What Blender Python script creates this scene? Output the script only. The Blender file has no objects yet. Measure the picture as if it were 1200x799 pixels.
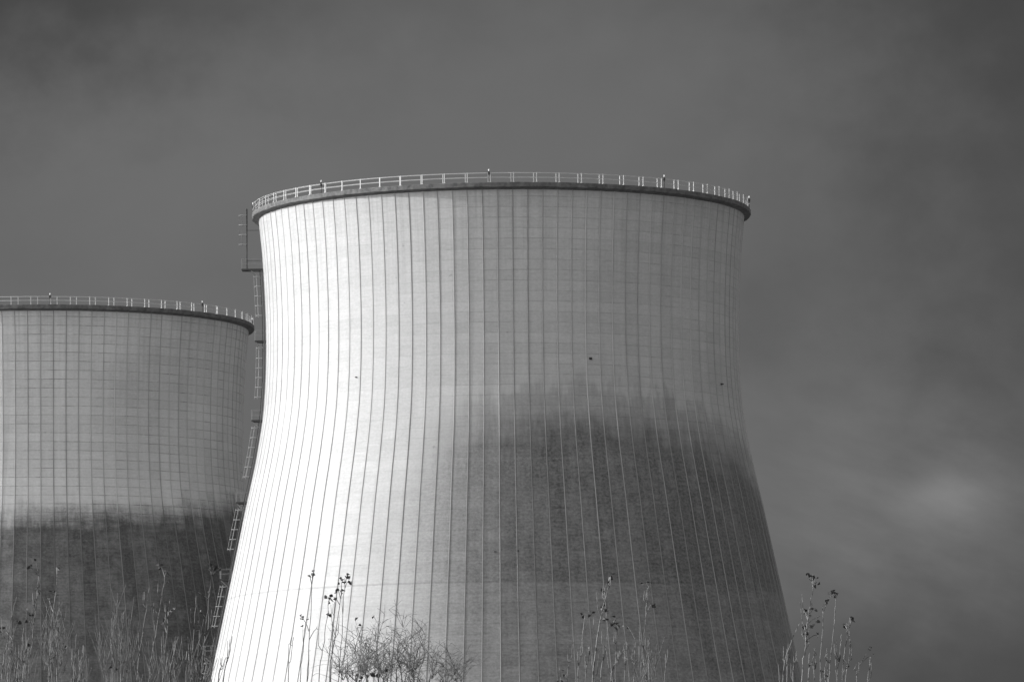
import bpy, math, random
from math import sin, cos, tan, atan, pi, radians, asin, sqrt
from mathutils import Matrix, Vector

random.seed(7)
C = bpy.context.scene.collection

# ------------------------------------------------------------------ camera model
F = 7300.0                       # focal length in photo pixels (1200 wide)
CX, CY = 600.0, 399.5
HORIZON = 1150.0
PITCH = atan((HORIZON - CY) / F)
ROLL = radians(0.55)
CAMZ = 1.7
SUN_EL, SUN_AZ = 18.0, -88.5     # azimuth clockwise from +Y

def unroll(x, y):
    return x + ROLL * (CY - y), y - ROLL * (CX - x)

def at(x, y, Y):
    """point at ground distance Y seen at photo pixel x, y"""
    x, y = unroll(x, y)
    u, v = (x - CX) / F, (CY - y) / F
    d = Vector((u, cos(PITCH) - v * sin(PITCH), sin(PITCH) + v * cos(PITCH)))
    d *= Y / d.y
    return Vector((d.x, d.y, d.z + CAMZ))

def height(yu, D):               # un-rolled pixel row -> height at distance D
    return D * tan(PITCH + atan((CY - yu) / F)) + CAMZ

def mpp(yu, D):                  # metres per pixel at that row
    t = atan((CY - yu) / F)
    return D / cos(PITCH + t) * cos(t) / F

# ------------------------------------------------------------------ object helpers
def tag(o, label=None, cat=None, group=None, kind=None):
    if label: o['label'] = label
    if cat: o['category'] = cat
    if group: o['group'] = group
    if kind: o['kind'] = kind
    return o

def empty(name, loc=(0, 0, 0), rz=0.0):
    o = bpy.data.objects.new(name, None)
    o.location = loc
    o.rotation_euler = (0, 0, rz)
    C.objects.link(o)
    return o

class MB:
    def __init__(self):
        self.v, self.f, self.m = [], [], []
    def quad(self, a, b, c, d, m=0):
        self.f.append((a, b, c, d)); self.m.append(m)
    def box(self, o, ex, ey, ez):
        """box centred at o with half-extent vectors"""
        n = len(self.v)
        for sz in (-1, 1):
            for sy in (-1, 1):
                for sx in (-1, 1):
                    self.v.append(o + ex * sx + ey * sy + ez * sz)
        for q in ((0, 2, 3, 1), (4, 5, 7, 6), (0, 1, 5, 4), (2, 6, 7, 3), (0, 4, 6, 2), (1, 3, 7, 5)):
            self.quad(*[n + k for k in q])
    def bar(self, a, b, w, h=None):
        """rectangular bar from a to b"""
        h = h or w
        d = (b - a)
        L = d.length
        d = d / L
        s = d.cross(Vector((0, 0, 1)))
        if s.length < 1e-3: s = d.cross(Vector((0, 1, 0)))
        s.normalize()
        u = s.cross(d)
        self.box((a + b) / 2, d * L / 2, s * w / 2, u * h / 2)
    def tube(self, pts, r, sides=6, closed=False):
        n0 = len(self.v)
        N = len(pts)
        rs = r if isinstance(r, (list, tuple)) else [r] * N
        for i, p in enumerate(pts):
            if closed:
                d = pts[(i + 1) % N] - pts[i - 1]
            else:
                d = pts[min(i + 1, N - 1)] - pts[max(i - 1, 0)]
            d = d.normalized()
            a = Vector((0, 0, 1)) if abs(d.z) < 0.9 else Vector((1, 0, 0))
            s = d.cross(a).normalized()
            u = s.cross(d)
            for k in range(sides):
                t = 2 * pi * k / sides
                self.v.append(p + (s * cos(t) + u * sin(t)) * rs[i])
        for i in range(N if closed else N - 1):
            for k in range(sides):
                a = n0 + i * sides + k
                b = n0 + i * sides + (k + 1) % sides
                j = (i + 1) % N
                c = n0 + j * sides + (k + 1) % sides
                d_ = n0 + j * sides + k
                self.quad(a, b, c, d_)
        if not closed:
            self.f.append(tuple(n0 + k for k in reversed(range(sides)))); self.m.append(0)
            self.f.append(tuple(n0 + (N - 1) * sides + k for k in range(sides))); self.m.append(0)
    def build(self, name, mats, parent=None, smooth=False):
        me = bpy.data.meshes.new(name)
        me.from_pydata([tuple(p) for p in self.v], [], self.f)
        for m in (mats if isinstance(mats, (list, tuple)) else [mats]):
            me.materials.append(m)
        me.polygons.foreach_set('material_index', self.m)
        if smooth:
            me.polygons.foreach_set('use_smooth', [True] * len(self.f))
        me.update()
        o = bpy.data.objects.new(name, me)
        C.objects.link(o)
        if parent: o.parent = parent
        return o

# ------------------------------------------------------------------ node helpers
class NG:
    def __init__(self, tree):
        self.t = tree
    def n(self, kind, **kw):
        nd = self.t.nodes.new(kind)
        for k, v in kw.items(): setattr(nd, k, v)
        return nd
    def link(self, a, b): self.t.links.new(a, b)
    def put(self, sock, v):
        if isinstance(v, (int, float)): sock.default_value = v
        elif isinstance(v, tuple): sock.default_value = v
        else: self.link(v, sock)
    def m(self, op, a, b=None, c=None, clamp=False):
        nd = self.n('ShaderNodeMath', operation=op, use_clamp=clamp)
        self.put(nd.inputs[0], a)
        if b is not None: self.put(nd.inputs[1], b)
        if c is not None: self.put(nd.inputs[2], c)
        return nd.outputs[0]
    def add(self, a, b): return self.m('ADD', a, b)
    def sub(self, a, b): return self.m('SUBTRACT', a, b)
    def mul(self, a, b): return self.m('MULTIPLY', a, b)
    def smooth(self, v, lo, hi, t0=0.0, t1=1.0):
        nd = self.n('ShaderNodeMapRange', interpolation_type='SMOOTHSTEP')
        self.put(nd.inputs[0], v)
        for k, x in zip((1, 2, 3, 4), (lo, hi, t0, t1)): self.put(nd.inputs[k], x)
        return nd.outputs[0]
    def vec(self, x, y, z=0.0):
        nd = self.n('ShaderNodeCombineXYZ')
        for s, v in zip(nd.inputs, (x, y, z)): self.put(s, v)
        return nd.outputs[0]
    def noise(self, v, scale=1.0, detail=2.0, rough=0.5):
        nd = self.n('ShaderNodeTexNoise')
        self.link(v, nd.inputs['Vector'])
        nd.inputs['Scale'].default_value = scale
        nd.inputs['Detail'].default_value = detail
        nd.inputs['Roughness'].default_value = rough
        return nd.outputs[0]
    def white(self, v):
        nd = self.n('ShaderNodeTexWhiteNoise', noise_dimensions='3D')
        self.link(v, nd.inputs['Vector'])
        return nd.outputs['Value']
    def curve(self, v, pts, lo, hi):
        """piecewise-linear float curve; pts (x, y) in real units, x in lo..hi; y in 0..1"""
        nd = self.n('ShaderNodeValToRGB')
        self.put(nd.inputs[0], self.m('DIVIDE', self.sub(v, lo), hi - lo))
        el = nd.color_ramp.elements
        pts = sorted(pts)
        while len(el) < len(pts): el.new(0.5)
        for e, (x, y) in zip(el, pts):
            e.position = (x - lo) / (hi - lo)
        for e, (x, y) in zip(el, pts):
            e.color = (y, y, y, 1)
        return nd.outputs[0]

def new_mat(name):
    m = bpy.data.materials.new(name)
    m.use_nodes = True
    g = NG(m.node_tree)
    b = m.node_tree.nodes['Principled BSDF']
    return m, g, b

def grey_mat(name, val, var=0.25, scale=3.0, rough=0.7, metallic=0.0):
    m, g, b = new_mat(name)
    tc = g.n('ShaderNodeTexCoord')
    n1 = g.noise(tc.outputs['Object'], scale, 5, 0.65)
    v = g.mul(g.add(g.mul(g.sub(n1, 0.5), var * 2), 1.0), val)
    cc = g.n('ShaderNodeCombineColor')
    for s in cc.inputs: g.link(v, s)
    g.link(cc.outputs[0], b.inputs['Base Color'])
    b.inputs['Roughness'].default_value = rough
    b.inputs['Metallic'].default_value = metallic
    return m

# ------------------------------------------------------------------ tower geometry
D_MAIN = 712.0
NR = 104
LIFT = 1.16
# half widths of the tower's outline read at (un-rolled) picture rows
PROFILE_PX = [(265, 283.3), (300, 280), (340, 277.8), (385, 276.5), (435, 277.2), (480, 280.3), (500, 283), (540, 290.2),
              (580, 299.2), (600, 303.8), (650, 314.4), (700, 325.2), (750, 336.0), (799, 347), (900, 371), (1000, 397), (1167, 445)]
PROF = []
for yy, hw in PROFILE_PX:
    PROF.append((height(yy, D_MAIN), hw * mpp(yy, D_MAIN)))
PROF.append((height(225, D_MAIN), 287 * mpp(225, D_MAIN)))
PROF.append((-0.5, 447 * mpp(1170, D_MAIN)))
PROF.sort()

def radius(z):
    """smooth monotone-ish cubic through PROF"""
    P = PROF
    if z <= P[0][0]: return P[0][1]
    if z >= P[-1][0]: return P[-1][1]
    for i in range(len(P) - 1):
        if P[i][0] <= z <= P[i + 1][0]: break
    def slope(k):
        if k <= 0: return (P[1][1] - P[0][1]) / (P[1][0] - P[0][0])
        if k >= len(P) - 1: return (P[-1][1] - P[-2][1]) / (P[-1][0] - P[-2][0])
        return (P[k + 1][1] - P[k - 1][1]) / (P[k + 1][0] - P[k - 1][0])
    h = P[i + 1][0] - P[i][0]
    t = (z - P[i][0]) / h
    a, b, m0, m1 = P[i][1], P[i + 1][1], slope(i) * h, slope(i + 1) * h
    return ((2 * t ** 3 - 3 * t ** 2 + 1) * a + (t ** 3 - 2 * t ** 2 + t) * m0 + (-2 * t ** 3 + 3 * t ** 2) * b + (t ** 3 - t ** 2) * m1)

Z_DECK = height(250.5, D_MAIN)
R_OUT = 292.0 * mpp(250, D_MAIN)
R_TOP = radius(Z_DECK)
MAIN_X = (589.0 - CX) * mpp(400, D_MAIN)
_, ytip = unroll(46, 356.5)
D_LEFT = (Z_DECK - CAMZ) / tan(PITCH + atan((CY - ytip) / F)) + R_OUT
LEFT_X = (298.2 - CX) * mpp(ytip, D_LEFT) - R_OUT
PH_MAIN, PH_LEFT = radians(-0.8), radians(0.0)

def pol(r, th, z):               # th from the face turned to the viewer, + to the right
    return Vector((r * sin(th), -r * cos(th), z))

def face_z(x, y, cx, D):
    """angle and height on the near face of a tower for a picture point"""
    xu, yu = unroll(x, y)
    z = height(yu, D)
    th = 0
    for _ in range(6):
        R = radius(z)
        k = mpp(yu, D)
        s = max(-1, min(1, ((xu - CX) * k * (D - R * cos(th)) / D - cx) / R))
        th = asin(s)
        z = height(yu, D - R * cos(th))
    return math.degrees(th), z

# ------------------------------------------------------------------ materials
def concrete_mat(name, pale, edge_pts, strength_pts, dark, band_z, phase, joint, fade, rag, lower):
    m, g, b = new_mat(name)
    tc = g.n('ShaderNodeTexCoord')
    sp = g.n('ShaderNodeSeparateXYZ')
    g.link(tc.outputs['Object'], sp.inputs[0])
    X, Y, Z = sp.outputs
    T = g.mul(g.m('ARCTAN2', X, g.mul(Y, -1.0)), 180 / pi)
    A = g.mul(T, 0.49)                                    # about metres round the shell
    bay = g.m('FLOOR', g.mul(g.sub(T, math.degrees(phase)), NR / 360))
    zl = g.m('DIVIDE', Z, LIFT)
    lift = g.m('FLOOR', zl)
    fr = g.m('FRACT', zl)
    # tint of each cast panel, each lift, each bay
    t1 = g.white(g.vec(bay, lift, 1.0))
    t2 = g.white(g.vec(lift, 3.0, 7.0))
    t3 = g.white(g.vec(bay, 11.0, 5.0))
    tint = g.add(g.add(g.mul(g.sub(t1, 0.5), 0.07), g.mul(g.sub(t2, 0.5), 0.075)), g.mul(g.sub(t3, 0.5), 0.08))
    # clouds of wear, streaks, grain
    n_big = g.noise(g.vec(g.mul(A, 0.07), g.mul(Z, 0.07), 2.0), 1, 3, 0.55)
    n_str = g.noise(g.vec(g.mul(A, 1.3), g.mul(Z, 0.09), 5.0), 1, 4, 0.6)
    n_row = g.noise(g.vec(g.mul(A, 0.6), g.mul(Z, 3.4), 9.0), 1, 3, 0.6)
    n_fine = g.noise(g.vec(g.mul(A, 3.2), g.mul(Z, 3.6), 13.0), 1, 4, 0.7)
    clean = g.add(g.add(g.mul(g.sub(n_big, 0.5), 0.26 if lower < 1 else 0.55), g.mul(g.sub(n_str, 0.5), 0.18)),
                  g.add(g.mul(g.sub(n_row, 0.5), 0.32), g.mul(g.sub(n_fine, 0.5), 0.45)))
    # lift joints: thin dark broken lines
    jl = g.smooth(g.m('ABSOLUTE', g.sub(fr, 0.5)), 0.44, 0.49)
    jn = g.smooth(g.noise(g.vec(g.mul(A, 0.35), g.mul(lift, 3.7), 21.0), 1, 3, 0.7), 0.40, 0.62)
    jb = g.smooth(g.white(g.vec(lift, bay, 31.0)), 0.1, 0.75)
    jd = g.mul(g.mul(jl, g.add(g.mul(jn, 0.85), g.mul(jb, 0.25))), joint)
    jd = g.mul(jd, g.smooth(T, -28, 2, 0.2, 1.0))  # joint colour weakened towards the sunlit side, as if washed out by the sun
    # dirt that gathers in the corner beside each rib
    fb = g.m('FRACT', g.mul(g.sub(T, math.degrees(phase)), NR / 360))
    rd = g.smooth(g.m('ABSOLUTE', g.sub(fb, 0.5)), 0.28, 0.5)
    rdn = g.smooth(g.noise(g.vec(g.mul(bay, 7.3), g.mul(Z, 0.12), 17.0), 1, 3, 0.6), 0.35, 0.75)
    rd = g.mul(rd, g.add(0.15, rdn))
    # pitted dark specks
    spk = g.smooth(g.noise(g.vec(g.mul(A, 1.1), g.mul(Z, 1.4), 41.0), 1, 2, 0.5), 0.73, 0.78)
    # algae stain with a ragged, streaky top edge
    edge = g.mul(g.curve(T, edge_pts, -180, 180), 100.0)
    n_e1 = g.noise(g.vec(g.mul(A, 1.1), g.mul(Z, 0.20), 51.0), 1, 5, 0.65)
    n_e2 = g.noise(g.vec(g.mul(A, 0.16), g.mul(Z, 0.75), 61.0), 1, 4, 0.6)
    n_e3 = g.white(g.vec(bay, 71.0, 3.0))
    depth = g.add(g.sub(edge, Z), g.add(g.add(g.mul(g.sub(n_e1, 0.5), rag), g.mul(g.sub(n_e2, 0.5), 4.0)), g.add(g.mul(g.sub(n_e3, 0.5), 1.0), g.add(g.mul(g.sub(n_fine, 0.5), 4.0), g.mul(g.sub(n_row, 0.5), 3.5 if lower < 1 else 2.0)))))
    s1 = g.smooth(depth, -0.5, 1.8)
    s2 = g.smooth(depth, 0.2 * fade, fade)
    s0 = g.smooth(depth, -9.0, 0.0)
    patch = g.noise(g.vec(g.mul(A, 0.5), g.mul(Z, 0.45), 81.0), 1, 5, 0.7)
    rowp = g.noise(g.vec(g.mul(A, 0.45), g.mul(Z, 1.6), 91.0), 1, 4, 0.65)
    st = g.add(g.mul(s0, 0.07 if lower < 1 else 0.02), g.add(g.mul(s1, 0.38), g.mul(s2, 0.55)))
    st = g.mul(st, g.curve(T, strength_pts, -180, 180))
    st = g.mul(st, g.add(0.55 if lower < 1 else 0.60, g.add(g.add(g.mul(patch, 0.60), g.mul(g.sub(n_big, 0.5), 0.45)), g.mul(rowp, 0.26))))
    below = g.smooth(Z, band_z - 0.15, band_z + 0.15, lower, 1.0)
    st = g.mul(st, g.add(0.90, g.mul(g.white(g.vec(bay, 23.0, 9.0)), 0.18)))
    st = g.m('MULTIPLY', st, below, clamp=True)
    alb = g.mul(g.add(g.add(1.0, tint), clean), pale)
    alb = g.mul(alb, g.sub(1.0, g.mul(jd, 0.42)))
    alb = g.mul(alb, g.sub(1.0, g.mul(spk, 0.25)))
    alb = g.mul(alb, g.sub(1.0, g.mul(rd, 0.17)))
    # drip streaks running down from the rim
    drip = g.smooth(g.noise(g.vec(g.mul(A, 1.7), g.mul(Z, 0.035), 111.0), 1, 4, 0.65), 0.45, 0.70)
    drip = g.mul(drip, g.smooth(Z, Z_DECK - 16.0, Z_DECK - 1.0))
    alb = g.mul(alb, g.sub(1.0, g.mul(drip, 0.17)))
    # pour line at band_z
    bl = g.smooth(g.m('ABSOLUTE', g.sub(Z, band_z)), 0.05, 0.16, 0.20, 0.0)
    alb = g.mul(alb, g.sub(1.0, bl))
    grain = g.add(1.0, g.add(g.mul(g.sub(n_fine, 0.5), 2.8), g.add(g.mul(g.sub(n_row, 0.5), 0.9), g.mul(g.sub(n_str, 0.5), 1.2))))
    dk = g.mul(g.mul(g.add(1.0, tint), grain), dark)
    v = g.add(g.mul(alb, g.sub(1.0, st)), g.mul(dk, st))
    v = g.m('MAXIMUM', v, 0.03)
    cc = g.n('ShaderNodeCombineColor')
    for s in cc.inputs: g.link(v, s)
    g.link(cc.outputs[0], b.inputs['Base Color'])
    b.inputs['Roughness'].default_value = 0.62
    b.inputs['Specular IOR Level'].default_value = 0.5
    bp = g.n('ShaderNodeBump')
    bp.inputs['Strength'].default_value = 0.25
    bp.inputs['Distance'].default_value = 0.03
    g.link(g.sub(g.mul(n_fine, 0.6), jl), bp.inputs['Height'])
    g.link(bp.outputs[0], b.inputs['Normal'])
    return m

def ex(pts, cx, D):
    return [face_z(x, y, cx, D) for x, y in pts]

main_edge = [(-180, .50), (-90, .40), (-40, .50)] + [(a, z / 100) for a, z in ex(
    [(520, 480), (560, 459), (610, 451), (650, 446), (690, 444), (730, 449), (780, 458), (820, 474), (850, 490)], MAIN_X, D_MAIN)] + [(110, .56), (180, .54)]
main_str = [(-180, .2), (-90, 0.0), (-34, .04), (-20, .28), (-12, .64), (-6, .79), (1, .87), (4, .95), (12, 1.0), (90, 1.0), (180, .6)]
left_edge = [(-180, .45)] + [(a, z / 100) for a, z in ex([(2, 590), (60, 586), (130, 585), (190, 583), (235, 579), (270, 573)], LEFT_X, D_LEFT)] + [(110, .5), (180, .5)]
left_str = [(-180, .6), (-30, 1.0), (180, 1.0)]
_, band_main = face_z(600, 681, MAIN_X, D_MAIN)
_, band_left = face_z(60, 755, LEFT_X, D_LEFT)
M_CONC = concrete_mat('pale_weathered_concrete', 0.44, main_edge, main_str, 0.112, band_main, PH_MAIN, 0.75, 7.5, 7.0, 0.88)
M_CONC2 = concrete_mat('grey_jointed_concrete', 0.53, left_edge, left_str, 0.068, band_left, PH_LEFT, 1.6, 4.0, 4.0, 1.0)
def rib_mat(name, val, zst, soiled):
    m, g, b = new_mat(name)
    tc = g.n('ShaderNodeTexCoord')
    sp = g.n('ShaderNodeSeparateXYZ')
    g.link(tc.outputs['Object'], sp.inputs[0])
    X, Y, Z = sp.outputs
    T = g.mul(g.m('ARCTAN2', X, g.mul(Y, -1.0)), 180 / pi)
    k = g.m('ROUND', g.mul(T, NR / 360))
    each = g.white(g.vec(k, 2.0, 4.0))
    n1 = g.noise(g.vec(g.mul(k, 5.1), g.mul(Z, 0.10), 1.0), 1, 3, 0.6)
    n2 = g.noise(g.vec(g.mul(k, 3.1), g.mul(Z, 1.2), 6.0), 1, 3, 0.7)
    v = g.add(g.add(1.0, g.mul(g.sub(each, 0.5), 0.6)), g.add(g.mul(g.sub(n1, 0.5), 0.7), g.mul(g.sub(n2, 0.5), 0.35)))
    v = g.mul(v, val)
    # algae creeps on to the ribs too
    v = g.mul(v, g.smooth(g.add(Z, g.mul(g.sub(n1, 0.5), 6.0)), zst - 2.0, zst + 1.0, soiled, 1.0))
    cc = g.n('ShaderNodeCombineColor')
    for s in cc.inputs: g.link(v, s)
    g.link(cc.outputs[0], b.inputs['Base Color'])
    b.inputs['Roughness'].default_value = 0.85
    return m
M_RIB = rib_mat('rib_concrete', 0.365, face_z(690, 500, MAIN_X, D_MAIN)[1], 0.72)
M_RIB2 = rib_mat('grey_rib_concrete', 0.37, face_z(100, 592, LEFT_X, D_LEFT)[1], 0.42)
M_DECK = grey_mat('dirty_deck_concrete', 0.115, 1.3, 1.6, 0.9)
M_RAIL = grey_mat('galvanised_rail', 0.48, 0.3, 2.0, 0.6)
M_POST = grey_mat('galvanised_post', 0.60, 0.35, 0.6, 0.6)
M_STEEL = grey_mat('dark_painted_steel', 0.03, 0.3, 2.0, 0.6)
M_HOOP = grey_mat('galvanised_hoop', 0.26, 0.3, 2.0, 0.6)
M_LADDER = grey_mat('weathered_steel', 0.19, 0.3, 2.0, 0.6)
M_WHITE = grey_mat('white_lamp_glass', 0.8, 0.05, 2.0, 0.3)

# ------------------------------------------------------------------ cooling towers
def shell(parent, mat, phase, rib):
    mb = MB()
    z0, z1 = -0.4, Z_DECK - 0.05
    rows = [z0 + LIFT * 0.345]
    rows = [-0.4] + [k * LIFT for k in range(1, int(z1 / LIFT) + 1)] + [z1]
    w, hgt = 0.12, 0.042
    ncol = NR * 4
    for z in rows:
        r = radius(z)
        for k in range(NR):
            a = phase + 2 * pi * k / NR
            da = w / 2 / r
            mb.v += [pol(r, a - da, z), pol(r + hgt, a - da * .6, z), pol(r + hgt, a + da * .6, z), pol(r, a + da, z)]
    for i in range(len(rows) - 1):
        for j in range(ncol):
            j2 = (j + 1) % ncol
            mb.quad(i * ncol + j, i * ncol + j2, (i + 1) * ncol + j2, (i + 1) * ncol + j, 0 if j % 4 == 3 else 1)
    # inner face of the rim so that the shell has thickness at the mouth
    n = len(mb.v)
    seg = NR
    zi = [z1, z1 - 6.0]
    for z in zi:
        for k in range(seg):
            mb.v.append(pol(radius(z) - 0.35, phase + 2 * pi * (k + .5) / seg, z))
    for k in range(seg):
        k2 = (k + 1) % seg
        mb.quad(n + k2, n + k, n + seg + k, n + seg + k2, 0)
    return mb.build('shell', [mat, rib], parent)

def deck(parent):
    mb = MB()
    seg = 208
    prof = [(R_TOP - 0.55, Z_DECK - 0.35), (R_TOP - 0.55, Z_DECK), (R_OUT - 0.04, Z_DECK + 0.0), (R_OUT, Z_DECK - 0.06), (R_OUT, Z_DECK - 0.50),
            (R_OUT - 0.12, Z_DECK - 0.56), (radius(Z_DECK - 0.9) + 0.10, Z_DECK - 0.66), (radius(Z_DECK - 1.0) - 0.02, Z_DECK - 0.76)]
    rnd = random.Random(3)
    for k in range(seg):
        for i, (r, z) in enumerate(prof):
            j = rnd.uniform(-.04, .04) if i in (4, 5) else rnd.uniform(-.015, .015)
            mb.v.append(pol(r, 2 * pi * k / seg, z + j))
    n = len(prof)
    for k in range(seg):
        k2 = (k + 1) % seg
        for i in range(n - 1):
            mb.quad(k * n + i, k2 * n + i, k2 * n + i + 1, k * n + i + 1)
    return mb.build('walkway', M_DECK, parent)

def railing(parent, r, off, npost, hi):
    zt = Z_DECK + hi
    mb = MB()
    for h in (hi, hi * 0.52):
        mb.tube([pol(r, 2 * pi * k / 144, Z_DECK + h) for k in range(144)], 0.022, 5, True)
    rail = mb.build('railing', M_RAIL, parent)
    far = MB()
    proto = None
    for k in range(npost):
        a = (off + 2 * pi * k / npost + pi) % (2 * pi) - pi
        if abs(a) < radians(102):
            if proto is None:
                p = MB()
                p.bar(Vector((0, 0, 0)), Vector((0, 0, hi + 0.04)), 0.085, 0.06)
                p.box(Vector((0, 0, 0.03)), Vector((.09, 0, 0)), Vector((0, .09, 0)), Vector((0, 0, .03)))
                o = proto = p.build('post', M_POST, rail)
            else:
                o = proto.copy(); C.objects.link(o); o.parent = rail
            o.location = pol(r, a, Z_DECK)
            o.rotation_euler = (0, 0, a)
        else:
            far.bar(pol(r, a, Z_DECK), pol(r, a, zt + .04), 0.09, 0.07)
    tag(far.build('post', M_RAIL, rail), kind='stuff')
    return rail

def lamp(parent, a):
    p = pol(R_OUT - 0.12, a, Z_DECK)
    mb = MB()
    mb.bar(p, p + Vector((0, 0, 1.25)), 0.06)
    mb.box(p + Vector((0, 0, 0.98)), Vector((.11, 0, 0)), Vector((0, .10, 0)), Vector((0, 0, .16)))
    o = mb.build('warning_lamp', M_STEEL, parent)
    q = MB()
    q.tube([p + Vector((0, 0, h)) for h in (1.251, 1.28, 1.42, 1.48)], [0.06, 0.08, 0.07, 0.03], 8)
    q.build('lens', M_WHITE, o)

def tower(x, y, rz, label, mat, phase, outer_off, inner_off, lamps):
    t = empty('cooling_tower', (x, y, 0), rz)
    tag(t, label, 'cooling tower', 'concrete cooling towers')
    shell(t, mat, phase, M_RIB if mat is M_CONC else M_RIB2)
    d = deck(t)
    railing(t, R_OUT - 0.10, outer_off, 70, 1.05)
    railing(t, R_OUT - 0.50, inner_off, 70, 1.05)
    for a in lamps: lamp(t, radians(a))
    return t

main = tower(MAIN_X, D_MAIN, 0.0, 'large front cooling tower, white and sunlit on one half, caged ladder up its edge',
             M_CONC, PH_MAIN, radians(-2.3), radians(-2.85), [-2.6, 39.7, -44.7, -88, 85, 130, 175, -132])
left = tower(LEFT_X, D_LEFT, -atan(LEFT_X / D_LEFT), 'smaller looking grey cooling tower behind, wholly in shade, squared with joints, dark lower half',
             M_CONC2, PH_LEFT, radians(-2.5), radians(-0.75), [2.5, 48, 94, 139, -176, -130, -86, -42])

# small fixings left on the main shell
for px, py, s in ((692, 420, 0.16), (845, 450, 0.12), (418, 442, 0.08), (607, 645, 0.08), (580, 646, 0.07)):
    th, z = face_z(px, py, MAIN_X, D_MAIN)
    th = radians(th)
    r = radius(z)
    mb = MB()
    e_r, e_t = pol(1, th, 0), Vector((cos(th), sin(th), 0))
    c = pol(r + 0.02, th, z)
    mb.box(c, e_t * s, Vector((0, 0, s * .8)), e_r * 0.06)
    mb.tube([c + e_r * .05, c + e_r * 0.30], [s * .7, s * .45], 8)
    mb.build('fixing', M_STEEL, main)

# ------------------------------------------------------------------ access ladder on the main tower
TH = radians(-91.2)
E_R, E_T, UP = pol(1, TH, 0), Vector((cos(TH), sin(TH), 0)), Vector((0, 0, 1))
def lp(off, t, z):               # off metres out from the shell, t along it
    return pol(1, TH, 0) * (radius(z) + off) + E_T * t + UP * z

def yl(y, x=300):
    _, yu = unroll(x, y)
    return height(yu, D_MAIN)
plat_y = [(315, 309), (399, 304), (492, 300), (588, 284), (678, 265), (768, 243)]
PZ = [yl(y, x) for y, x in plat_y]
while PZ[-1] > 14: PZ.append(PZ[-1] - 8.9)
TOPZ = Z_DECK - 0.05

def platform(z, width, side):
    mb = MB()
    r0 = radius(z)
    def q(o, t, h): return E_R * (r0 + o) + E_T * t + UP * (z + h)
    mb.box(q(width / 2 - .05, 0, -.03), E_R * (width / 2 + .05), E_T * 0.75, UP * 0.03)
    mb.bar(q(0, -.75, -.16), q(width, -.75, -.11), .06, .10)
    mb.bar(q(0, .75, -.16), q(width, .75, -.11), .06, .10)
    p = mb.build('platform', M_STEEL, main)
    g = MB()
    for t in (-.72, .72):
        for o in (0.12, width):
            g.bar(q(o, t, 0), q(o, t, 1.15), .055)
        for h in (1.15, .6):
            g.bar(q(0.12, t, h), q(width, t, h), .022)
    for h in (1.15, .6):
        g.bar(q(width, -.72, h), q(width, .72, h), .022)
    g.build('guard_rail', M_HOOP, p)
    for t in (-.72, .72):
        b = MB()
        zb = -1.15 if width < 2 else -1.5
        b.bar(q(min(width, 1.6) * .9, t, -.22), E_R * (radius(z + zb) + 0.02) + E_T * t + UP * (z + zb), .08)
        b.build('brace', M_LADDER, p)

def ladder(zlo, zhi, off, cage, vertical, offlo=None, mat=None):
    """off: stile distance from the shell"""
    mat = mat or M_LADDER
    def q(extra, t, z):
        if vertical:
            return E_R * (radius(zhi) + off + extra) + E_T * t + UP * z
        return lp(off + extra, t, z)
    mb = MB()
    n = max(2, int((zhi - zlo) / 1.2))
    zs = [zlo + (zhi - zlo) * i / n for i in range(n + 1)]
    for t in (-.23, .23):
        mb.tube([q(0, t, z) for z in zs], .075 if vertical else .035, 5)
    z = zlo + .2
    while z < zhi:
        mb.tube([q(0, -.23, z), q(0, .23, z)], .018, 5)
        z += .3
    z = zlo + 1.0
    while z < zhi - .3:               # stand-off brackets to the shell
        mb.bar(q(0, .23, z), E_R * (radius(z) - .02) + E_T * .23 + UP * z, .05)
        z += 3.5
    L = mb.build('ladder', M_STEEL, main)
    hoops = []
    z = zhi - 0.75
    while z > zlo + 2.4:
        h = MB()
        pts = []
        for k in range(11):
            a = -pi / 2 + pi * k / 10
            pts.append(q(max(0.0, cage * cos(a) ** .7 if cos(a) > 0 else 0), .40 * sin(a), z))
        h.tube(pts, .034, 5)
        h.build('hoop', M_HOOP, L)
        hoops.append(z)
        z -= 1.12
    if hoops:
        for t, e in ((0, 1.0), (-.33, .6), (.33, .6)):
            b = MB()
            zz = [hoops[0] + .2] + hoops + [hoops[-1] - .2]
            b.tube([q(cage * e * .98, t, z) for z in zz], .016, 4)
            b.build('cage_bar', mat, L)

platform(PZ[0], 2.55, 1)
ladder(PZ[0], TOPZ + 0.95, 1.30, 0.92, True, mat=M_STEEL)
for i in range(len(PZ) - 1):
    platform(PZ[i + 1], 1.35, 1)
    ladder(PZ[i + 1], PZ[i] - 0.12, 0.48, 0.78, False)
ladder(0.0, PZ[-1] - 0.12, 0.48, 0.78, False)
# dark downpipe close to the shell
mb = MB()
zs = [PZ[0] - 0.3 - (PZ[0] - 1.0) * i / 60 for i in range(61)]
mb.tube([lp(0.24, 0.9, z) for z in zs], 0.07, 6)
mb.build('downpipe', M_STEEL, main)

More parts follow.
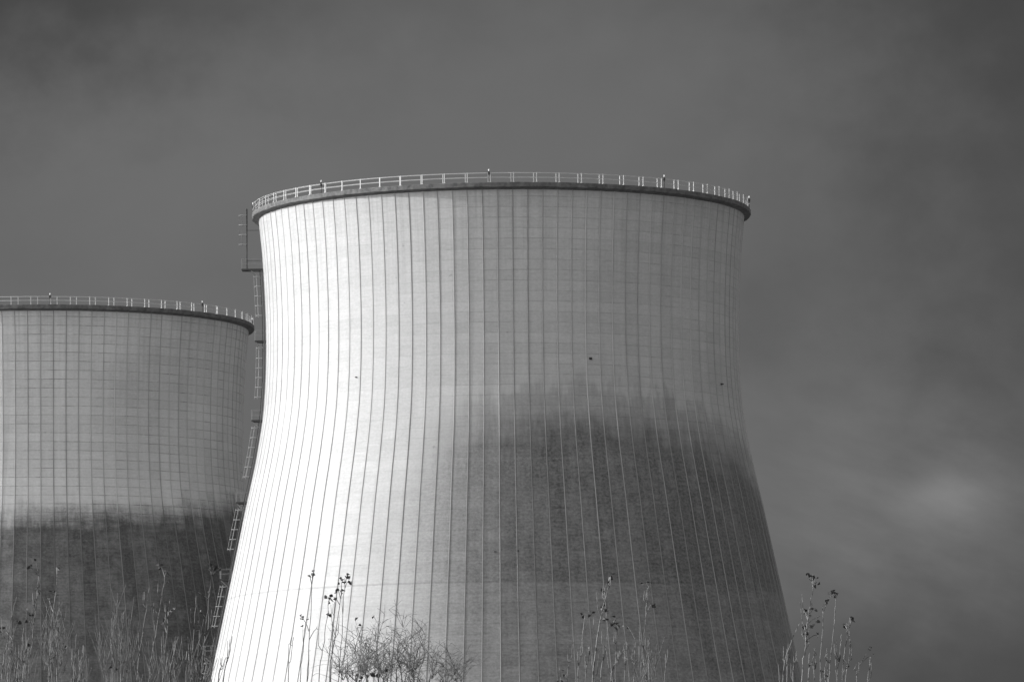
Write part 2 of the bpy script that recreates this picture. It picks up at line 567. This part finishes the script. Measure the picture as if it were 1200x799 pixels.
# ------------------------------------------------------------------ trees
def bark(name, v, speck):
    m, g, b = new_mat(name)
    tc = g.n('ShaderNodeTexCoord')
    n1 = g.noise(tc.outputs['Object'], 3.0, 4, 0.6)
    n2 = g.smooth(g.noise(tc.outputs['Object'], 5.5, 3, 0.6), 0.50, 0.58)
    k = g.mul(g.add(0.7, g.mul(n1, 0.6)), v)
    k = g.mul(k, g.sub(1.0, g.mul(n2, speck)))
    cc = g.n('ShaderNodeCombineColor')
    for s in cc.inputs: g.link(k, s)
    g.link(cc.outputs[0], b.inputs['Base Color'])
    b.inputs['Roughness'].default_value = 0.75
    return m
M_BARK = bark('pale_poplar_bark', 0.185, 0.8)
M_BUSH = bark('birch_bush_bark', 0.19, 0.5)
M_DBARK = bark('birch_twig_bark', 0.12, 0.4)
M_TWIG = bark('fine_twig_bark', 0.115, 0.6)
M_LEAF = grey_mat('dark_withered_leaf', 0.030, 0.5, 4.0, 0.5)

def leaf(mb, p, size, rnd):
    d = Vector((rnd.uniform(-1, 1), rnd.uniform(-1, 1), rnd.uniform(-1.0, .5))).normalized()
    s = d.cross(Vector((rnd.uniform(-1, 1), rnd.uniform(-1, 1), rnd.uniform(-1, 1)))).normalized()
    n = d.cross(s) * 0.25
    k = len(mb.v)
    mb.v += [p, p + d * size * .35 + s * size * .42 + n * size, p + d * size * .75 + s * size * .26 + n * size * .7, p + d * size,
             p + d * size * .75 - s * size * .26 + n * size * .7, p + d * size * .35 - s * size * .42 + n * size, p + d * size * .5]
    for a, b_ in ((0, 1), (1, 2), (2, 3), (3, 4), (4, 5), (5, 0)):
        mb.f.append((k + a, k + b_, k + 6)); mb.m.append(0)

def catmull(P, n):
    out = []
    for i in range(len(P) - 1):
        p0, p1, p2, p3 = P[max(i - 1, 0)], P[i], P[i + 1], P[min(i + 2, len(P) - 1)]
        for k in range(n):
            t = k / n
            out.append(0.5 * ((2 * p1) + (p2 - p0) * t + (2 * p0 - 5 * p1 + 4 * p2 - p3) * t * t + (3 * p1 - p0 - 3 * p2 + p3) * t ** 3))
    out.append(P[-1])
    return out

GROUP = 'young trees along the bottom edge'
def poplar(Y, stems, leaves, label, twigs=6, broom=None, name='young_poplar', mat=None, thick=0.021, seed=0, cat='tree'):
    """stems: lists of picture points from the frame's bottom to the tip"""
    mat = mat or M_BARK
    rnd = random.Random(seed)
    bases = [at(s[0][0], 799, Y) for s in stems]
    mx = sum(b.x for b in bases) / len(bases) - 0.15
    t = empty(name, (mx, Y, 0))
    tag(t, label, cat, GROUP)
    O = Vector((mx, Y, 0))
    zf = 2.6
    tr = MB()
    tr.tube([Vector((0, 0, -.1)), Vector((0, 0, .25)), Vector((.02, .01, 1.4)), Vector((.03, .02, zf))], [.17, .12, .10, .085], 9)
    tr.build('trunk', mat, t, True)
    paths = []
    for s in stems:
        dy = rnd.uniform(-.8, .8) if len(stems) > 1 else 0
        P = [at(px, py, Y + dy) - O for px, py in s]
        b = P[0]
        lo = [Vector((.02, .01, zf - .25)), Vector((b.x * .35, b.y * .5, zf + 1.1)), Vector((b.x * .82, b.y * .95, zf + 2.9))]
        path = catmull(lo + P, 6)
        # a little unevenness, as in any living shoot
        for i in range(3, len(path) - 1):
            path[i] = path[i] + Vector((rnd.gauss(0, .007), rnd.gauss(0, .007), 0))
        ln = len(path)
        k = rnd.uniform(.65, 1.0) * thick * 0.85
        rr = [max(.007, .07 * (1 - i / ln * 2.6) if i / ln < .3 else k * 1.15 * (1 - (i / ln - .3) / .7 * .72)) for i in range(ln)]
        br = MB()
        br.tube(path, rr, 6)
        for _ in range((twigs * 2 + 2) // 3):
            i = rnd.randrange(int(ln * .40), max(int(ln * .40) + 1, ln - 3))
            p = path[i]
            side = rnd.uniform(-1, 1)
            L = min(rnd.uniform(.2, .75), max(.1, (path[-1].z - p.z) * .75))
            d = Vector((side * .35, rnd.uniform(-.35, .35), 1)).normalized()
            q = [p, p + d * L * .4 + Vector((side * .05, 0, -.02)), p + d * L + Vector((-side * .03, 0, .05))]
            br.tube(q, [.008, .007, .004], 4)
        br.build('branch', mat, t, True)
        paths.append(path)
    if mat is M_BARK and not broom and stems[0][0][0] < 250:
        xs = [s_[0][0] for s_ in stems]
        tops_ = min(s_[-1][1] for s_ in stems)
        broom = [(min(xs) - 9, max(xs) + 12, max(742, tops_ + 30), 790, 2 + 2 * len(stems))]
    if broom:
        for (bx0, bx1, ytop0, ytop1, n) in broom:
            bb = MB()
            for _ in range(n):
                u = rnd.random()
                xt = bx0 + (bx1 - bx0) * u
                cen = (bx0 + bx1) / 2
                xb = cen + (xt - cen) * .45
                tip = at(xt, rnd.uniform(ytop0, ytop1) + abs(u - .5) * 60, Y + rnd.uniform(-1, 1)) - O
                b = at(xb, 815, Y + rnd.uniform(-.5, .5)) - O
                lo = [Vector((.02, .01, zf + rnd.uniform(0, 1.5))), b]
                mid = b.lerp(tip, .55) + Vector((rnd.gauss(0, .06), rnd.gauss(0, .08), 0))
                pa = catmull(lo + [mid, tip], 4)
                r0 = rnd.uniform(.004, .008)
                bb.tube(pa, [r0 * (1.2 - .85 * i / len(pa)) for i in range(len(pa))], 4)
                for _k in range(4):
                    i = rnd.randrange(6, len(pa) - 1)
                    L = rnd.uniform(.25, .7)
                    s = rnd.uniform(-.4, .4)
                    bb.tube([pa[i], pa[i] + Vector((s * L, rnd.uniform(-.3, .3) * L, L))], [.006, .004], 4)
            bb.build('twigs', M_TWIG if mat is not M_DBARK else M_DBARK, t)
    lf, pet = MB(), MB()
    for px, py, n in leaves:
        c = at(px, py, Y) - O
        best, bd = None, 1e9
        for pth in paths:
            for p in pth:
                if p.z < c.z + .05:
                    d = (p - c).length + max(0, .15 - (c.z - p.z)) * 2
                    if d < bd: best, bd = p, d
        if best is not None:
            pet.tube([best, best.lerp(c, .6) + Vector((0, 0, .03)), c], [.009, .007, .005], 4)
        for _ in range(n):
            q = c + Vector((rnd.gauss(0, .035), rnd.gauss(0, .05), rnd.gauss(0, .03)))
            leaf(lf, q, rnd.uniform(.07, .115), rnd)
    if leaves:
        n = len(lf.v)
        lf.v += pet.v
        lf.f += [tuple(i + n for i in f) for f in pet.f]
        lf.m += [1] * len(pet.f)
        lf.build('leaves', [M_LEAF, mat], t)
    return t

poplar(138, [[(2, 799), (10, 745), (20, 696)], [(20, 799), (24, 765), (28, 735)], [(9, 799), (12, 770), (14, 748)]], [(3, 738, 3), (22, 727, 2)],
       'bare slender sapling at the far left end of the row, before the dark tower', seed=1)
poplar(142, [[(33, 799), (37, 755), (42, 711), (45, 674)], [(27, 799), (31, 760), (35, 742)]],
       [(45, 693, 3), (43, 704, 3), (30, 716, 2), (42, 656, 2), (33, 663, 2), (39, 720, 1), (34, 727, 1), (32, 753, 1)],
       'thin sapling with loose scattered leaves, second from the left end of the row', seed=2)
poplar(140, [[(57, 799), (60, 740), (67, 675)], [(66, 799), (67, 750), (70, 710)]], [(65, 696, 3), (56, 700, 2), (66, 663, 2), (76, 763, 2)],
       'brush-like pale sapling with a dense sheaf of twigs and one tall leader above it', broom=[(47, 80, 700, 735, 22)], seed=3)
poplar(150, [[(86, 799), (88, 770), (90, 742)], [(93, 799), (96, 770), (98, 752)]], [(86, 794, 3)],
       'short sapling between the two brush-like trees before the dark tower', twigs=12, seed=4)
poplar(146, [[(130, 799), (134, 750), (138, 703)], [(141, 799), (142, 755), (145, 716)]], [(150, 785, 3), (134, 783, 2)],
       'wide brush of fine pale twigs with a flat leafless top, before the dark tower', broom=[(112, 162, 702, 735, 25)], seed=5)
poplar(139, [[(161, 799), (167, 745), (175, 688)], [(175, 799), (184, 735), (193, 676)]], [(189, 664, 3), (195, 670, 3), (196, 680, 2), (180, 710, 1)],
       'pair of long leaning pale stems tipped with dark leaves, before the dark tower', thick=.025, seed=6)
poplar(141, [[(191, 799), (195, 750), (199, 702)], [(199, 799), (203, 770), (209, 745)], [(204, 799), (206, 785), (207, 776)]],
       [(197, 714, 3), (205, 714, 2), (196, 725, 2), (191, 729, 2)], 'forked twiggy sapling with a leaf cluster halfway, right of the leaning pair', twigs=11, seed=7)
poplar(140, [[(224, 799), (227, 745), (230, 698)], [(236, 799), (241, 735), (248, 675)], [(243, 799), (247, 770), (252, 742)], [(218, 799), (221, 775), (224, 760)]],
       [(246, 664, 4), (251, 665, 3), (254, 669, 2), (226, 692, 1), (247, 694, 2), (234, 717, 2), (232, 730, 2), (231, 738, 1)],
       'many-stemmed sapling beside the lower end of the ladder', twigs=9, seed=8)
poplar(134, [[(256, 799), (260, 783), (265, 769)], [(262, 799), (268, 770), (272, 745)]], [],
       'small dark leafless sapling against the sunlit foot of the large tower', twigs=5, mat=M_DBARK, seed=9)
poplar(136, [[(352, 799), (355, 762), (358, 729)], [(360, 799), (363, 740), (366, 678)], [(338, 799), (341, 770), (344, 746)]],
       [(352, 722, 3), (358, 730, 2), (362, 673, 3), (366, 671, 3), (368, 673, 2), (371, 736, 1)],
       'thin dark sapling standing apart against the white sunlit wall', twigs=3, mat=M_DBARK, seed=10)
poplar(137, [[(374, 799), (380, 750), (386, 704)], [(386, 799), (393, 745), (400, 696)], [(397, 799), (401, 740), (404, 683)], [(388, 799), (390, 745), (392, 705)]],
       [(386, 702, 3), (391, 699, 3), (385, 716, 3), (396, 691, 3), (401, 692, 3), (404, 677, 4), (408, 676, 4), (400, 682, 3), (408, 681, 3)],
       'four-stemmed dark sapling with leafy tips beside the leafless bush', twigs=4, mat=M_DBARK, seed=11)
poplar(137, [[(665, 799), (668, 775), (672, 752)], [(677, 799), (680, 770), (683, 742)], [(686, 799), (689, 775), (691, 757)]],
       [(656, 796, 2), (662, 789, 2), (689, 761, 1), (686, 718, 2), (694, 718, 2)], 'low pale sapling just left of the tallest leafy one, before the stained wall', seed=12)
poplar(135, [[(695, 799), (703, 730), (710, 700), (715, 684)], [(704, 799), (709, 765), (713, 733)], [(721, 799), (722, 765), (723, 738)], [(716, 799), (724, 775), (731, 762)]],
       [(716, 675, 5), (714, 682, 2), (708, 692, 4), (706, 695, 2), (710, 711, 4), (714, 715, 2), (709, 725, 4), (717, 729, 3), (724, 730, 2), (721, 724, 2), (700, 764, 1)],
       'tallest leafy pale sapling before the dark stained side of the large tower', thick=.027, twigs=8, seed=13)
poplar(139, [[(732, 799), (733, 775), (734, 752)], [(743, 799), (744, 775), (745, 750)]], [(735, 733, 1), (729, 770, 1)],
       'short pair of pale stems between two taller leafy saplings', twigs=7, seed=14)
poplar(138, [[(751, 799), (755, 745), (758, 700), (760, 686)], [(760, 799), (761, 770), (761, 742)]], [(760, 681, 4), (763, 708, 2)],
       'bushy-based pale sapling whose single thin leader ends in one leaf tuft', broom=[(741, 768, 745, 775, 9)], twigs=9, seed=15)
poplar(141, [[(779, 799), (781, 778), (783, 757)]], [], 'lone short bare stem at the right of the saplings before the stained wall', seed=16)
poplar(136, [[(917, 799), (926, 755), (937, 730)], [(929, 799), (932, 775), (934, 762)], [(922, 799), (925, 775), (928, 750)]], [],
       'bare leaning sapling at the right foot of the large tower', twigs=5, seed=17)
poplar(134, [[(940, 799), (944, 757), (947, 721), (953, 688)], [(947, 799), (952, 775), (956, 759)], [(954, 799), (955, 785), (956, 776)]],
       [(952, 675, 5), (956, 675, 4), (949, 676, 3), (957, 682, 3), (943, 716, 4), (952, 709, 2), (956, 712, 2), (949, 722, 3), (956, 724, 3), (942, 733, 2), (949, 732, 2), (943, 741, 3), (959, 743, 2), (951, 716, 2), (945, 752, 2)],
       'tallest leafy sapling against the sky right of the large tower', thick=.025, twigs=7, seed=18)
poplar(137, [[(961, 799), (964, 733), (967, 707)], [(972, 799), (975, 754), (980, 698)], [(967, 799), (968, 780), (970, 765)]],
       [(970, 703, 3), (981, 694, 5), (976, 697, 4), (963, 785, 2), (966, 792, 2)], 'two upright leaf-tipped stems against the sky, middle of the right cluster', twigs=7, seed=19)
poplar(138, [[(981, 799), (984, 770), (986, 743)], [(987, 799), (993, 743), (998, 728)], [(991, 799), (995, 775), (997, 748)]],
       [(989, 732, 2), (999, 725, 4), (996, 723, 2), (990, 782, 2)], 'leaning sapling with a bird-shaped leaf at its tip, right part of the sky cluster', twigs=9, seed=20)
poplar(136, [[(1004, 799), (1006, 787), (1008, 778)], [(1017, 799), (1019, 783), (1021, 768)]], [(1020, 760, 3), (1021, 768, 1)],
       'short outermost sapling at the right end of the row, one leaf on top', twigs=2, seed=21)

# leafless spreading bush before the sunlit wall
def bush():
    rnd = random.Random(40)
    Y = 137.0
    c0 = at(462, 799, Y)
    O = Vector((c0.x, Y, 0))
    t = empty('leafless_birch', O)
    tag(t, 'wide leafless bushy birch of tangled fine twigs before the sunlit wall', 'tree', GROUP)
    tr = MB()
    tr.tube([Vector((0, 0, -.1)), Vector((0, 0, .3)), Vector((.03, 0, 1.5)), Vector((.05, .02, 3.0))], [.20, .14, .12, .10], 9)
    tr.build('trunk', M_DBARK, t, True)
    tops = [(395, 752), (412, 738), (424, 735), (436, 742), (450, 735), (465, 748), (478, 735), (492, 728), (503, 742), (515, 745), (528, 760), (542, 772),
            (420, 722), (439, 722), (475, 712), (497, 714), (405, 765), (535, 785), (445, 757), (485, 760)]
    for (x, y) in tops:
        tip = at(460 + (x - 460) * .95 + rnd.uniform(-4, 4), y + rnd.uniform(0, 32), Y + rnd.uniform(-1.3, 1.3)) - O
        b = at(462 + (x - 462) * .75, 812, Y) - O
        path = catmull([Vector((.04, .01, 2.9)), Vector((b.x * .5, tip.y * .4, 4.4)), b + Vector((0, tip.y * .7, 0)), b.lerp(tip, .5) + Vector((rnd.gauss(0, .12), 0, 0)), tip], 5)
        m = MB()
        n = len(path)
        m.tube(path, [max(.004, .034 * (1 - i / n) ** 1.2) for i in range(n)], 5)
        for _ in range(rnd.randrange(12, 34)):
            i = rnd.randrange(int(n * .42), n - 1)
            p = path[i]
            a = rnd.uniform(-1, 1)
            L = rnd.uniform(.25, .85)
            d = Vector((a * .55, rnd.uniform(-.5, .5), rnd.uniform(.4, 1))).normalized()
            q = [p]
            droop = rnd.uniform(-.1, .35)
            for s in (1, 2, 3, 4):
                u = s / 4
                q.append(p + d * L * u + Vector((a * .25 * L * u * u + rnd.gauss(0, .015), 0, -droop * L * u * u)))
            m.tube(q, [.0058, .0052, .0046, .004, .003], 4)
            for _j in range(3):
                k = rnd.randrange(1, 5)
                l2 = rnd.uniform(.10, .35)
                e = Vector((rnd.uniform(-1, 1), rnd.uniform(-.7, .7), rnd.uniform(-.3, 1))).normalized()
                m.tube([q[k], q[k] + e * l2 * .5 + Vector((0, 0, .02)), q[k] + e * l2], [.0045, .004, .003], 3)
        m.build('branch', M_BUSH, t)
    lf = MB()
    for _ in range(14):
        p = at(rnd.gauss(431, 9), rnd.gauss(790, 6), Y + rnd.uniform(-.4, .4)) - O
        leaf(lf, p, rnd.uniform(.09, .15), rnd)
    for x, y in ((420, 723), (424, 733), (439, 721), (451, 783)):
        leaf(lf, at(x, y, Y) - O, .11, rnd)
    lf.build('leaves', M_LEAF, t)
bush()

# ------------------------------------------------------------------ ground
m, g, b = new_mat('rough_grassland')
tc = g.n('ShaderNodeTexCoord')
n1 = g.noise(tc.outputs['Object'], 0.02, 6, 0.6)
n2 = g.noise(tc.outputs['Object'], 0.8, 5, 0.7)
v = g.add(0.05, g.add(g.mul(n1, 0.12), g.mul(n2, 0.10)))
cc = g.n('ShaderNodeCombineColor')
for s in cc.inputs: g.link(v, s)
g.link(cc.outputs[0], b.inputs['Base Color'])
b.inputs['Roughness'].default_value = 1.0
mb = MB()
S, N = 15000.0, 24
for j in range(N + 1):
    for i in range(N + 1):
        mb.v.append(Vector((-S + 2 * S * i / N, -S + 2 * S * j / N, 0)))
for j in range(N):
    for i in range(N):
        a = j * (N + 1) + i
        mb.quad(a, a + 1, a + N + 2, a + N + 1)
tag(mb.build('ground', m), kind='structure')

# ------------------------------------------------------------------ sky
w = bpy.data.worlds.new('World')
bpy.context.scene.world = w
w.use_nodes = True
w.node_tree.nodes.clear()
g = NG(w.node_tree)
out = g.n('ShaderNodeOutputWorld')
bg = g.n('ShaderNodeBackground')
g.link(bg.outputs[0], out.inputs[0])
STR = 0.1
bg.inputs[1].default_value = STR
sky = g.n('ShaderNodeTexSky', sky_type='NISHITA')
sky.sun_disc = False
sky.sun_elevation = radians(SUN_EL)
sky.sun_rotation = radians(SUN_AZ)
bw = g.n('ShaderNodeRGBToBW')
g.link(sky.outputs[0], bw.inputs[0])
tc = g.n('ShaderNodeTexCoord')
sp = g.n('ShaderNodeSeparateXYZ')
g.link(tc.outputs['Generated'], sp.inputs[0])
dx, dy, dz = sp.outputs
az = g.mul(g.m('ARCTAN2', dx, dy), 180 / pi)
el = g.mul(g.m('ARCSINE', dz), 180 / pi)
def deg(x, y):
    x, y = unroll(x, y)
    return math.degrees(atan((x - CX) / F)), math.degrees(PITCH + atan((CY - y) / F))
# storm bank low in the north; bright broken overcast elsewhere
nb = g.noise(g.vec(g.mul(az, 0.16), g.mul(el, 0.26), 3.0), 1, 4, 0.5)
nm = g.noise(g.vec(g.mul(az, 0.75), g.mul(el, 1.0), 8.0), 1, 5, 0.55)
nw = g.noise(g.vec(g.mul(az, 1.3), g.mul(el, 1.5), 12.0), 1, 4, 0.55)
nw2 = g.noise(g.vec(g.mul(az, 1.4), g.mul(el, 1.6), 19.0), 1, 4, 0.55)
bank = g.add(0.0845, g.add(g.mul(g.sub(nb, 0.5), 0.020), g.mul(g.sub(nm, 0.5), 0.011)))
for (px, py, sx, sy, amp) in ((1112, 583, 32, 18, .055), (1120, 615, 110, 50, .018), (150, 170, 170, 130, .020), (-40, -30, 280, 140, -.075),
                              (1260, 200, 220, 330, -.055), (1230, -20, 260, 110, -.030), (1160, 830, 300, 120, -.060), (990, 570, 150, 130, .024), (560, 150, 420, 90, .012),
                              (600, -40, 500, 60, -.012), (1130, 440, 45, 40, -.010), (880, 395, 60, 50, -.016), (960, 440, 60, 40, .008), (700, 40, 200, 40, .008)):  # dark corner and edge blobs paint lens vignetting into the sky
    a0, e0 = deg(px, py)
    k = F * pi / 180
    wz = min(sx, sy) / k * 1.5
    u = g.m('DIVIDE', g.add(g.sub(az, a0), g.mul(g.sub(nw, 0.5), wz)), sx / k)
    vv = g.m('DIVIDE', g.add(g.sub(el, e0), g.mul(g.sub(nw2, 0.5), wz)), sy / k)
    q = g.m('EXPONENT', g.mul(g.add(g.mul(u, u), g.mul(vv, vv)), -0.5))
    q = g.mul(q, g.add(0.4, g.mul(nm, 1.2))) if sx < 100 else q
    bank = g.add(bank, g.mul(q, amp * 0.62))
a0, e0 = deg(1065, 598)
wis = g.noise(g.vec(g.add(g.mul(az, 1.0), g.mul(el, 0.7)), g.add(g.mul(el, 2.3), g.mul(az, 0.5)), 27.0), 1, 6, 0.6)
u = g.m('DIVIDE', g.sub(az, a0), 1.35)
vv = g.m('DIVIDE', g.sub(el, e0), 0.75)
q = g.m('EXPONENT', g.mul(g.add(g.mul(u, u), g.mul(vv, vv)), -0.5))
bank = g.add(bank, g.mul(q, g.mul(g.sub(wis, 0.42), 0.055)))
bank = g.mul(bank, 1.085)
over = g.noise(g.vec(g.mul(dx, 1.5), g.mul(dy, 1.5), g.mul(dz, 3.0)), 1.4, 5, 0.6)
OVER = 0.66
bright = g.add(g.mul(bw.outputs[0], 0.55 * STR), g.mul(g.add(0.5, over), OVER * 0.5))
bright = g.mul(bright, g.add(g.add(1.0, g.mul(dx, -0.65)), g.mul(g.smooth(dx, -1.0, -0.2, 1.0, 0.0), 1.15)))  # unseen sky on the left brightened as added fill, flattening the lit side
mask = g.mul(g.smooth(dy, 0.05, 0.80), g.smooth(el, 18, 48, 1.0, 0.0))
val = g.add(g.mul(bank, mask), g.mul(bright, g.sub(1.0, mask)))
val = g.m('DIVIDE', val, STR)
cc = g.n('ShaderNodeCombineColor')
for s in cc.inputs: g.link(val, s)
g.link(cc.outputs[0], bg.inputs[0])

# ------------------------------------------------------------------ sun
sl = bpy.data.lights.new('sun', 'SUN')
sl.energy = 2.6
sl.angle = radians(0.53)
sl.color = (1, 1, 1)
so = bpy.data.objects.new('sun', sl)
e, a = radians(SUN_EL), radians(SUN_AZ)
sd = Vector((sin(a) * cos(e), cos(a) * cos(e), sin(e)))
so.rotation_euler = sd.to_track_quat('Z', 'Y').to_euler()
so.location = (-200, 300, 300)
C.objects.link(so)

# ------------------------------------------------------------------ camera
cam = bpy.data.cameras.new('camera')
cam.sensor_width = 36.0
cam.lens = F / 1200 * 36.0
cam.clip_end = 40000
cam.clip_start = 1.0
co = bpy.data.objects.new('camera', cam)
M = Matrix.Rotation(pi / 2 + PITCH, 4, 'X') @ Matrix.Rotation(-ROLL, 4, 'Z')
M.translation = Vector((0, 0, CAMZ))
co.matrix_world = M
C.objects.link(co)
sc = bpy.context.scene
sc.camera = co
sc.view_settings.view_transform = 'Standard'
sc.view_settings.look = 'None'
sc.view_settings.exposure = 0.58
sc.view_settings.gamma = 1.0
sc.view_settings.use_curve_mapping = False
